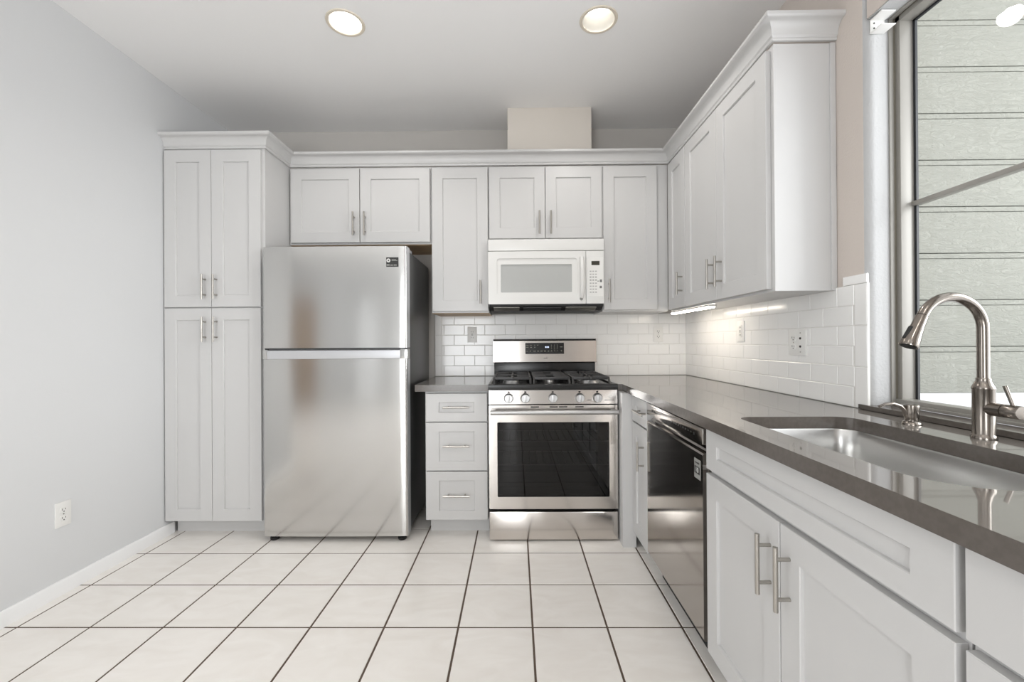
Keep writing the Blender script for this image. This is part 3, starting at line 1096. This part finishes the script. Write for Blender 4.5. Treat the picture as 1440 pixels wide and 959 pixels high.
def ringmesh(o_, i_, y0, y1):
    tt = bmesh.new()
    for y in (y0, y1):
        es_ = []
        for L in (o_, i_):
            vv = [tt.verts.new((p[0], y, p[1])) for p in L]
            es_ += [tt.edges.new((vv[k], vv[(k + 1) % len(vv)])) for k in range(len(vv))]
        bmesh.ops.triangle_fill(tt, use_beauty=True, edges=es_)
    for L in (o_, i_):
        aa = [tt.verts.new((p[0], y0, p[1])) for p in L]
        b2 = [tt.verts.new((p[0], y1, p[1])) for p in L]
        for k in range(len(L)):
            tt.faces.new((aa[k], aa[(k + 1) % len(L)], b2[(k + 1) % len(L)], b2[k]))
    bmesh.ops.remove_doubles(tt, verts=list(tt.verts), dist=1e-6)
    bmesh.ops.recalc_face_normals(tt, faces=list(tt.faces))
    return tt


od._merge(ringmesh(outl, rounded_rect(-gx, gx, gz0, gz1, 0.006, 4), -0.700, -0.650), 0)
odo = od.build('oven_door', M['steel_range'], rg, smooth=30)
gb = MB()
t = bmesh.new()
vs = [t.verts.new(p) for p in ((-gx - 0.002, -0.697, gz0 - 0.002), (gx + 0.002, -0.697, gz0 - 0.002), (gx + 0.002, -0.697, gz1 + 0.002), (-gx - 0.002, -0.697, gz1 + 0.002))]
t.faces.new(vs)
gb._merge(t, 0)
gb.build('oven_window', M['oven_glass'], odo, smooth=0)
MB().tube([(-RW + 0.012, -0.752, 0.762), (RW - 0.006, -0.752, 0.762)], 0.0135, 20).box(-RW + 0.018, -RW + 0.040, -0.752, -0.699, 0.752, 0.772, 0.002).box(RW - 0.040, RW - 0.018, -0.752, -0.699, 0.752, 0.772, 0.002).build('handle', M['alu'], odo)
for a in (-0.13, -0.02, 0.035, 0.13):
    MB().box(a, a + 0.048, -0.7008, -0.6990, 0.783, 0.789).build('vent_slot', M['black_matte'], odo, smooth=0)
for zr in (0.43, 0.57):
    mb = MB()
    mb.tube([(-0.33, -0.63, zr), (0.33, -0.63, zr)], 0.004, 8)
    mb.tube([(-0.33, -0.32, zr), (0.33, -0.32, zr)], 0.004, 8)
    for k in range(15):
        xx = -0.30 + k * 0.6 / 14
        mb.tube([(xx, -0.63, zr + 0.004), (xx, -0.32, zr + 0.004)], 0.0022, 6)
    mb.build('oven_rack', M['alu'], rg)
# knob panel, slightly raked
MB().prism([(-0.655, 0.803), (-0.700, 0.803), (-0.690, 0.884), (-0.655, 0.884)], -RW, RW, 'X').build('knob_panel', M['steel_range'], rg)
for kx in (-0.258, -0.161, -0.001, 0.156, 0.259):
    ky = -0.6955
    MB().lathe([(0, -0.004), (0.0285, -0.004), (0.0285, -0.010), (0.0265, -0.013), (0.0245, -0.030), (0.0225, -0.034), (0, -0.034)], (kx, ky, 0.838), axis='Y', seg=28).box(kx - 0.005, kx + 0.005, ky - 0.040, ky - 0.030, 0.818, 0.858, 0.002).build('knob', M['alu'], rg)
    MB().box(kx - 0.006, kx + 0.006, -0.6935, -0.690, 0.868, 0.876).build('burner_mark', M['black_matte'], rg, smooth=0)
for a, b_ in ((0.300, 0.352), (0.200, 0.222)):
    MB().box(a, b_, -0.6985, -0.6960, 0.822, 0.8255).build('fine_print', M['key_dark'], rg, smooth=0)
# cooktop with raised lip
cm = MB()
cm.prism([(-0.660, 0.8845), (-0.704, 0.8845), (-0.706, 0.890), (-0.704, 0.914), (-0.695, 0.919), (-0.650, 0.917), (-0.640, 0.906), (-0.06, 0.906), (-0.05, 0.8845)], -RW - 0.003, RW + 0.003, 'X')
cm.box(-RW - 0.003, -RW + 0.014, -0.66, -0.06, 0.905, 0.917, 0.002)
cm.box(RW - 0.014, RW + 0.003, -0.66, -0.06, 0.905, 0.917, 0.002)
ck = cm.build('cooktop', M['black'], rg, smooth=30)
for (bx, by, br, sq) in ((-0.245, -0.50, 0.046, (1, 1)), (-0.245, -0.22, 0.040, (1, 1)), (0.0, -0.36, 0.040, (0.8, 1.9)), (0.245, -0.50, 0.052, (1, 1)), (0.245, -0.22, 0.036, (1, 1))):
    bo = MB().lathe([(0, 0), (br + 0.008, 0), (br + 0.006, 0.008), (br, 0.016), (br, 0.020), (0, 0.020)], (bx, by, 0.9062), seg=32, squash=sq).build('burner', M['alu'], rg)
    MB().lathe([(0, 0), (br * 0.86, 0), (br * 0.9, 0.004), (br * 0.82, 0.008), (0, 0.009)], (bx, by, 0.9263), seg=32, squash=sq).build('burner_cap', M['iron'], bo)


def grate(x0, x1, kind):
    g = MB()
    y0, y1, zt, zb, w = -0.632, -0.095, 0.953, 0.935, 0.011
    # frame whose ends slope down to feet
    for yy in (y0 + 0.035, y1 - 0.02):
        g.box(x0, x1, yy - w / 2, yy + w / 2, zb, zt, 0.003)
    for xx in (x0 + w / 2, x1 - w / 2):
        g.box(xx - w / 2, xx + w / 2, y0 + 0.03, y1 - 0.014, zb, zt, 0.003)
        g.tube([(xx, y0 + 0.036, zt - 0.008), (xx, y0 + 0.010, 0.926), (xx, y0 + 0.004, 0.9075)], [0.0075, 0.007, 0.007], 8)
        g.tube([(xx, y1 - 0.02, zt - 0.008), (xx, y1 - 0.004, 0.9075)], [0.0075, 0.007], 8)
    xm = (x0 + x1) / 2
    g.box(x0, x1, -0.36 - w / 2, -0.36 + w / 2, zb, zt, 0.003)
    if kind == 'burners':
        for yc in (-0.50, -0.22):
            for (dx, dy) in ((1, 0), (-1, 0), (0, 1), (0, -1)):
                ex = (x1 - xm) if dx else 0.0
                far = (xm + dx * ex, yc + dy * (0.13 if dy else 0))
                near = (xm + dx * 0.030, yc + dy * 0.030)
                g.box(min(far[0], near[0]) - (0 if dx else w / 2), max(far[0], near[0]) + (0 if dx else w / 2),
                      min(far[1], near[1]) - (0 if dy else w / 2), max(far[1], near[1]) + (0 if dy else w / 2), zb + 0.003, zt + 0.001, 0.002)
    else:
        for yc in (-0.535, -0.475, -0.415, -0.305, -0.245, -0.185):
            for s in (-1, 1):
                a = xm + s * (x1 - xm)
                bx_ = xm + s * 0.028
                g.box(min(a, bx_), max(a, bx_), yc - w / 2, yc + w / 2, zb + 0.003, zt + 0.001, 0.002)
    return g.build('grate', M['iron'], rg, smooth=35)


grate(-0.352, -0.122, 'burners')
grate(-0.112, 0.112, 'oval')
grate(0.122, 0.352, 'burners')
# backguard
bgm = MB()
bgm.prism([(-0.030, 1.012), (-0.072, 1.012), (-0.088, 1.020), (-0.080, 1.172), (-0.062, 1.180), (-0.030, 1.180)], -0.380, 0.371, 'X')
bgo = bgm.build('backguard', M['steel_range'], rg)
MB().box(-0.374, 0.365, -0.060, -0.030, 0.886, 1.0115, 0.002).build('backguard_riser', M['black'], rg)
MB().box(-0.3805, 0.3715, -0.066, -0.030, 1.1803, 1.1855).build('backguard_top', M['black_matte'], rg)


def byf(z):
    return -0.088 + (z - 1.020) / (1.172 - 1.020) * 0.008


cp = MB()
cz0_, cz1_ = 1.077, 1.158
t = bmesh.new()
va = [t.verts.new(p) for p in ((-0.146, byf(cz0_) - 0.0012, cz0_), (0.136, byf(cz0_) - 0.0012, cz0_), (0.136, byf(cz1_) - 0.0012, cz1_), (-0.146, byf(cz1_) - 0.0012, cz1_))]
vb_ = [t.verts.new(v.co + Vector((0, 0.003, 0))) for v in va]
t.faces.new(va)
for k in range(4):
    t.faces.new((va[k], vb_[k], vb_[(k + 1) % 4], va[(k + 1) % 4]))
bmesh.ops.recalc_face_normals(t, faces=list(t.faces))
cp._merge(t, 0)
cpo = cp.build('control_panel', M['black'], bgo, smooth=0)
def kmark(x, z, w, h):
    MB().box(x - w / 2, x + w / 2, byf(z) - 0.0019, byf(z) - 0.0013, z - h / 2, z + h / 2).build('key', M['legend'], bgo, smooth=0)


for x, w in ((-0.131, 0.018), (-0.105, 0.016), (-0.078, 0.006), (-0.055, 0.009)):
    kmark(x, 1.141, w, 0.004)
for x, w in ((-0.131, 0.018), (-0.104, 0.012), (-0.077, 0.008)):
    kmark(x, 1.126, w, 0.004)
for x, w, h in ((-0.131, 0.014, .003), (-0.108, 0.010, .007), (-0.079, 0.020, .004), (-0.053, 0.010, .007), (-0.028, 0.015, .006), (-0.003, 0.012, .006), (0.022, 0.010, .006), (0.045, 0.010, .004)):
    kmark(x, 1.098, w, h)
for i in range(3):
    for j in range(4):
        kmark(0.045 + i * 0.021, 1.141 - j * 0.0135, 0.0045, 0.0045)
kmark(0.115, 1.128, 0.018, 0.005)
kmark(0.117, 1.100, 0.008, 0.008)
for x in (0.002, 0.012, 0.0225):
    z = 1.127
    MB().box(x - 0.0032, x + 0.0032, byf(z) - 0.0019, byf(z) - 0.0013, z - 0.0055, z + 0.0055).build('clock_digit', M['digit'], bgo, smooth=0)
MB().box(-0.012, 0.016, byf(1.048) - 0.0012, byf(1.048) + 0.001, 1.0455, 1.0495).build('brand_mark', M['key_dark'], bgo, smooth=0)

# ------------------------------------------------------------------ over-the-range microwave
mw = thing('microwave', 'white over-the-range microwave hood mounted above the range', 'microwave', (-0.013, 0, 1.412))
MW = 0.379
ZM = 1.412
MB().box(-MW + 0.004, MW - 0.004, -0.372, -0.010, 0.002, 0.4295, 0.003).build('body', M['white_appliance'], mw)
vg = MB()
vg.box(-MW, MW, -0.402, -0.373, 0.3505, 0.4255, 0.004)
vg.build('vent_grille', M['white_appliance'], mw)
# door with a framed window, and the bowed handle
dl, dr = -MW, 0.2585
md = MB()
outl = rounded_rect(dl, dr, 0.001, 0.3465, 0.006, 4)
md._merge(ringmesh(outl, rounded_rect(-0.321, 0.205, 0.052, 0.300, 0.018, 5), -0.402, -0.374), 0)
md._merge(ringmesh(rounded_rect(-0.321, 0.205, 0.052, 0.300, 0.018, 5), rounded_rect(-0.2955, 0.1695, 0.078, 0.262, 0.006, 4), -0.3955, -0.374), 0)
mdo = md.build('door', M['white_appliance'], mw, smooth=30)
MB().box(-0.2955, 0.1695, -0.389, -0.376, 0.078, 0.262).build('window', M['mw_glass'], mdo, smooth=0)
pts, rr = [], []
for k in range(13):
    u = k / 12
    pts.append((0.2325, -0.404 - 0.030 * math.sin(math.pi * u) ** 0.6, 0.044 + 0.258 * u))
    rr.append(0.0135)
MB().tube(pts, rr, 16).build('handle', M['white_appliance'], mdo)
mb = MB()
mb.lathe([(0.0, -0.0004), (0.0, -0.0016), (0.0105, -0.0016), (0.0105, -0.0004)], (0.2290, -0.4018, 0.0330), axis='Y', seg=24, squash=(1, 1))
mb.build('brand_badge', M['label_grey'], mdo)
mp = MB().box(0.2615, MW, -0.402, -0.374, 0.001, 0.3465, 0.004).build('control_panel', M['white_appliance'], mw)
MB().box(0.272, 0.372, -0.4032, -0.4022, 0.050, 0.305, 0.0).build('keypad', M['white_plastic'], mp, smooth=0)
MB().box(0.2960, 0.3490, -0.4042, -0.4030, 0.2520, 0.2790).build('clock_display', M['display'], mp, smooth=0)
for j in range(8):
    for i in range(3):
        zc = 0.212 - j * 0.0195
        MB().box(0.290 + i * 0.0175 - 0.0055, 0.290 + i * 0.0175 + 0.0055, -0.4037, -0.4030, zc - 0.0035, zc + (0.0035 if j not in (2, 3) else 0.0055)).build('key', M['key'], mp, smooth=0)
for (a, b_, c, d_) in ((0.3500, 0.3640, 0.140, 0.158), (0.3490, 0.3630, 0.101, 0.117), (0.334, 0.345, 0.145, 0.150)):
    MB().box(a, b_, -0.4040, -0.4030, c, d_).build('key', M['key_dark'], mp, smooth=0)
# underside hood
hm = MB()
hm.prism([(-0.372, 0.0015), (-0.398, 0.0015), (-0.398, -0.012), (-0.330, -0.037), (-0.030, -0.037), (-0.030, 0.0015)], -0.371, 0.371, 'X')
ho = hm.build('hood_underside', M['black_matte'], mw, smooth=0)
MB().prism([(-0.385, -0.0175), (-0.335, -0.0365), (-0.335, -0.0385), (-0.385, -0.0200)], -0.345, -0.175, 'X').build('filter', M['filter'], ho, smooth=0)
MB().prism([(-0.385, -0.0175), (-0.335, -0.0365), (-0.335, -0.0385), (-0.385, -0.0200)], 0.130, 0.330, 'X').build('filter', M['filter'], ho, smooth=0)
MB().prism([(-0.380, -0.0195), (-0.337, -0.0357), (-0.337, -0.0385), (-0.380, -0.0225)], -0.15, 0.10, 'X').build('lamp_cover', M['side_dark'], ho, smooth=0)

# ------------------------------------------------------------------ dishwasher (its x runs towards the camera)
dw = thing('dishwasher', 'dark reflective stainless steel dishwasher between the corner cabinet and the sink cabinet', 'dishwasher', (XB - 0.005, -1.058, 0), -R90)
DWW = 0.634
MB().box(0.012, DWW - 0.012, 0.050, 0.585, 0.10, 0.862).build('tub', M['black_matte'], dw, smooth=0)
MB().box(0.010, DWW - 0.010, 0.070, 0.090, 0.0, 0.100).build('kick_plate', M['black_matte'], dw, smooth=0)
dd = MB()
# door skin with a scooped pocket handle at its top
dd.prism([(0.050, 0.118), (0.004, 0.118), (0.0, 0.124), (0.0, 0.766), (0.004, 0.772), (0.020, 0.776), (0.030, 0.790), (0.032, 0.803), (0.050, 0.803)], 0.004, DWW - 0.004, 'X', mi=0)
ddo = dd.build('door', M['steel_dark'], dw, smooth=25)
dcp = MB().box(0.004, DWW - 0.004, -0.001, 0.050, 0.8035, 0.861, 0.003).build('control_panel', M['steel_dark'], dw)
kk = []
for k in range(9):
    kk.append((0.335 + k * 0.024, 0.335 + k * 0.024 + 0.013, 0.8265, 0.8325))
kk.append((0.555, 0.565, 0.823, 0.833))
kk.append((0.08, 0.094, 0.829, 0.837))
for k in range(4):
    kk.append((0.11 + k * 0.022, 0.124 + k * 0.022, 0.831, 0.835))
for (a, b_, c, d_) in kk:
    MB().box(a, b_, -0.0016, -0.0008, c, d_).build('key', M['label_black'], dcp, smooth=0)
st = MB().box(0.562, 0.612, -0.0012, 0.0005, 0.672, 0.742).build('sticker', M['label_grey'], ddo, smooth=0)
st['label'] = 'small grey sticker with a dark figure'
MB().box(0.566, 0.608, -0.0018, -0.0011, 0.690, 0.716).build('print', M['label_black'], st, smooth=0)
lettering('figure', '10', 0.026, (0.587, -0.0021, 0.703), (R90, 0, 0), M['label_white'], st)
MB().box(0.570, 0.604, -0.0018, -0.0011, 0.726, 0.731).build('caption', M['label_black'], st, smooth=0)


# ------------------------------------------------------------------ wall plates
def plate(label, loc, rz, gangs, group, style):
    """loc on the wall surface; face looks along local -y"""
    r = thing('wall_outlet', label, 'outlet', loc, rz, group)
    w = 0.070 if gangs == 1 else 0.116
    mb = MB()
    mb.box(-w / 2, w / 2, -0.006, 0.0, -0.0575, 0.0575, 0.0022)
    mb.build('cover_plate', M['white_plastic'], r)
    for g in range(gangs):
        x = 0 if gangs == 1 else (-0.023 + 0.046 * g)
        kind = style[g]
        if kind == 'duplex':
            for s in (-1, 1):
                zc = s * 0.0195
                rc = MB().prism(rounded_rect(x - 0.0165, x + 0.0165, zc - 0.0135, zc + 0.0135, 0.009, 5), -0.0078, -0.0058, 'Y').build('receptacle', M['white_plastic'], r)
                m2 = MB()
                m2.box(x - 0.0082, x - 0.0058, -0.0082, -0.0076, zc - 0.002, zc + 0.007)
                m2.box(x + 0.0058, x + 0.0082, -0.0082, -0.0076, zc - 0.001, zc + 0.006)
                m2.lathe([(0, -0.0004), (0.0028, -0.0004), (0.0028, 0.0002), (0, 0.0002)], (x, -0.0078, zc - 0.0075), axis='Y', seg=12)
                m2.build('slot', M['slot'], rc, smooth=0)
            MB().lathe([(0, -0.0012), (0.003, -0.0010), (0.0032, 0), (0, 0)], (x, -0.006, 0), axis='Y', seg=14).build('screw', M['nickel'], r)
        elif kind == 'gfci':
            rc = MB().box(x - 0.0165, x + 0.0165, -0.0085, -0.0055, -0.0335, 0.0335, 0.001).build('receptacle', M['white_plastic'], r)
            m2 = MB()
            for zc in (-0.021, 0.021):
                m2.box(x - 0.0082, x - 0.0058, -0.0090, -0.0084, zc - 0.004, zc + 0.005)
                m2.box(x + 0.0058, x + 0.0082, -0.0090, -0.0084, zc - 0.004, zc + 0.004)
            m2.build('slot', M['slot'], rc, smooth=0)
            m3 = MB()
            m3.box(x - 0.007, x + 0.007, -0.0095, -0.0084, 0.0015, 0.0065, 0.0004).box(x - 0.007, x + 0.007, -0.0095, -0.0084, -0.0065, -0.0015, 0.0004)
            m3.build('test_button', M['key'], rc, smooth=0)
        else:
            for (zc, rr_) in ((0.018, 0.0052), (-0.018, 0.0052)):
                MB().lathe([(0, -0.004), (rr_ * 0.6, -0.004), (rr_ * 0.6, -0.002), (rr_, -0.002), (rr_, 0), (0, 0)], (x, -0.006, zc), axis='Y', seg=16).build('jack', M['slot'] if kind == 'jack' else M['nickel'], r)
            for zc in (-0.042, 0.042):
                MB().lathe([(0, -0.0012), (0.003, -0.0010), (0.0032, 0), (0, 0)], (x, -0.006, zc), axis='Y', seg=12).build('screw', M['nickel'], r)
    return r


OG = 'white wall plates'
plate('white duplex outlet low on the plain grey wall', (X_LEFT, -1.202, 0.373), R90, 1, OG, ['duplex'])
plate('white outlet on the backsplash tiles between the refrigerator and the range', (-0.539, -0.0097, 1.222), 0, 1, OG, ['gfci'])
plate('white outlet on the backsplash between the range and the corner', (0.845, -0.0097, 1.218), 0, 1, OG, ['duplex'])
plate('narrow white outlet on the window-wall backsplash, nearest the corner', (X_RIGHT - 0.0097, -0.786, 1.218), -R90, 1, OG, ['gfci'])
plate('double-width white plate on the backsplash near the kitchen window', (X_RIGHT - 0.0097, -1.262, 1.156), -R90, 2, OG, ['duplex', 'jack'])


# ------------------------------------------------------------------ lights
def can(label, x, y, depth, rl):
    r = thing('recessed_light', label, 'ceiling light', (x, y, Z_CEIL), 0, 'recessed ceiling lights')
    MB().lathe([(0.0775, 0.002), (0.078, -0.003), (0.084, -0.0055), (0.091, -0.004), (0.0935, -0.0003), (0.0935, 0.0), (0.0775, 0.002)], seg=48).build('trim_ring', M['ring'], r)
    MB().lathe([(0.0772, 0.0), (0.0765, 0.004), (rl + 0.004, depth), (rl + 0.004, depth + 0.02), (0, depth + 0.02)], seg=48).build('baffle', M['baffle'], r)
    MB().lathe([(0, depth - 0.006), (rl * 0.6, depth - 0.0045), (rl, depth), (rl, depth + 0.004), (0, depth + 0.004)], seg=48).build('lens', M['lamp'], r)
    l = bpy.data.lights.new('recessed_lamp', 'SPOT')
    l.energy = CAN_W
    l.color = (1.0, 0.965, 0.92)
    l.spot_size = math.radians(150)
    l.spot_blend = 0.6
    l.shadow_soft_size = 0.045
    lo = bpy.data.objects.new('recessed_lamp', l)
    COL.objects.link(lo)
    lo.parent = r
    lo.location = (0, 0, -0.004)
    return r


can('round recessed ceiling light with a wide glowing lens, above the refrigerator side', *CANS[0])
can('round recessed ceiling light with its bulb set deep in a white baffle, towards the range', *CANS[1])
can('added round recessed ceiling light for fill over the open floor, unseen behind the camera', *CANS[2])
can('added round recessed ceiling light for fill over the end of the worktop, unseen', *CANS[3])

ul = thing('under_cabinet_light', 'glowing white strip light fixed under the wall cabinets near the corner', 'light', (0.862, -0.56, 1.362))
MB().box(-0.024, 0.024, -0.285, 0.285, -0.008, 0.0, 0.002).build('housing', M['white_plastic'], ul)
MB().box(-0.020, 0.020, -0.275, 0.275, -0.015, -0.0075, 0.003).build('lens', M['strip_light'], ul)

# blind bracket in the corner of the window recess
bk = thing('blind_bracket', 'small white blind bracket with chipped edges at the top corner of the window recess', 'bracket', (1.070, WY0 - 0.001, 2.268))
MB().box(0, 0.050, -0.004, 0.0, 0.0, 0.050, 0.001).box(0.0, 0.050, -0.050, -0.004, 0.046, 0.050, 0.001).box(0.0, 0.050, -0.05, -0.004, 0.0, 0.003, 0.001).build('bracket_plate', M['white_plastic'], bk)
for (x, z) in ((0.012, 0.018), (0.012, 0.036), (0.03, 0.022)):
    MB().lathe([(0, -0.0012), (0.0028, -0.0012), (0.0028, 0.0), (0, 0.0)], (x, -0.0042, z), axis='Y', seg=12).build('screw_hole', M['slot'], bk)
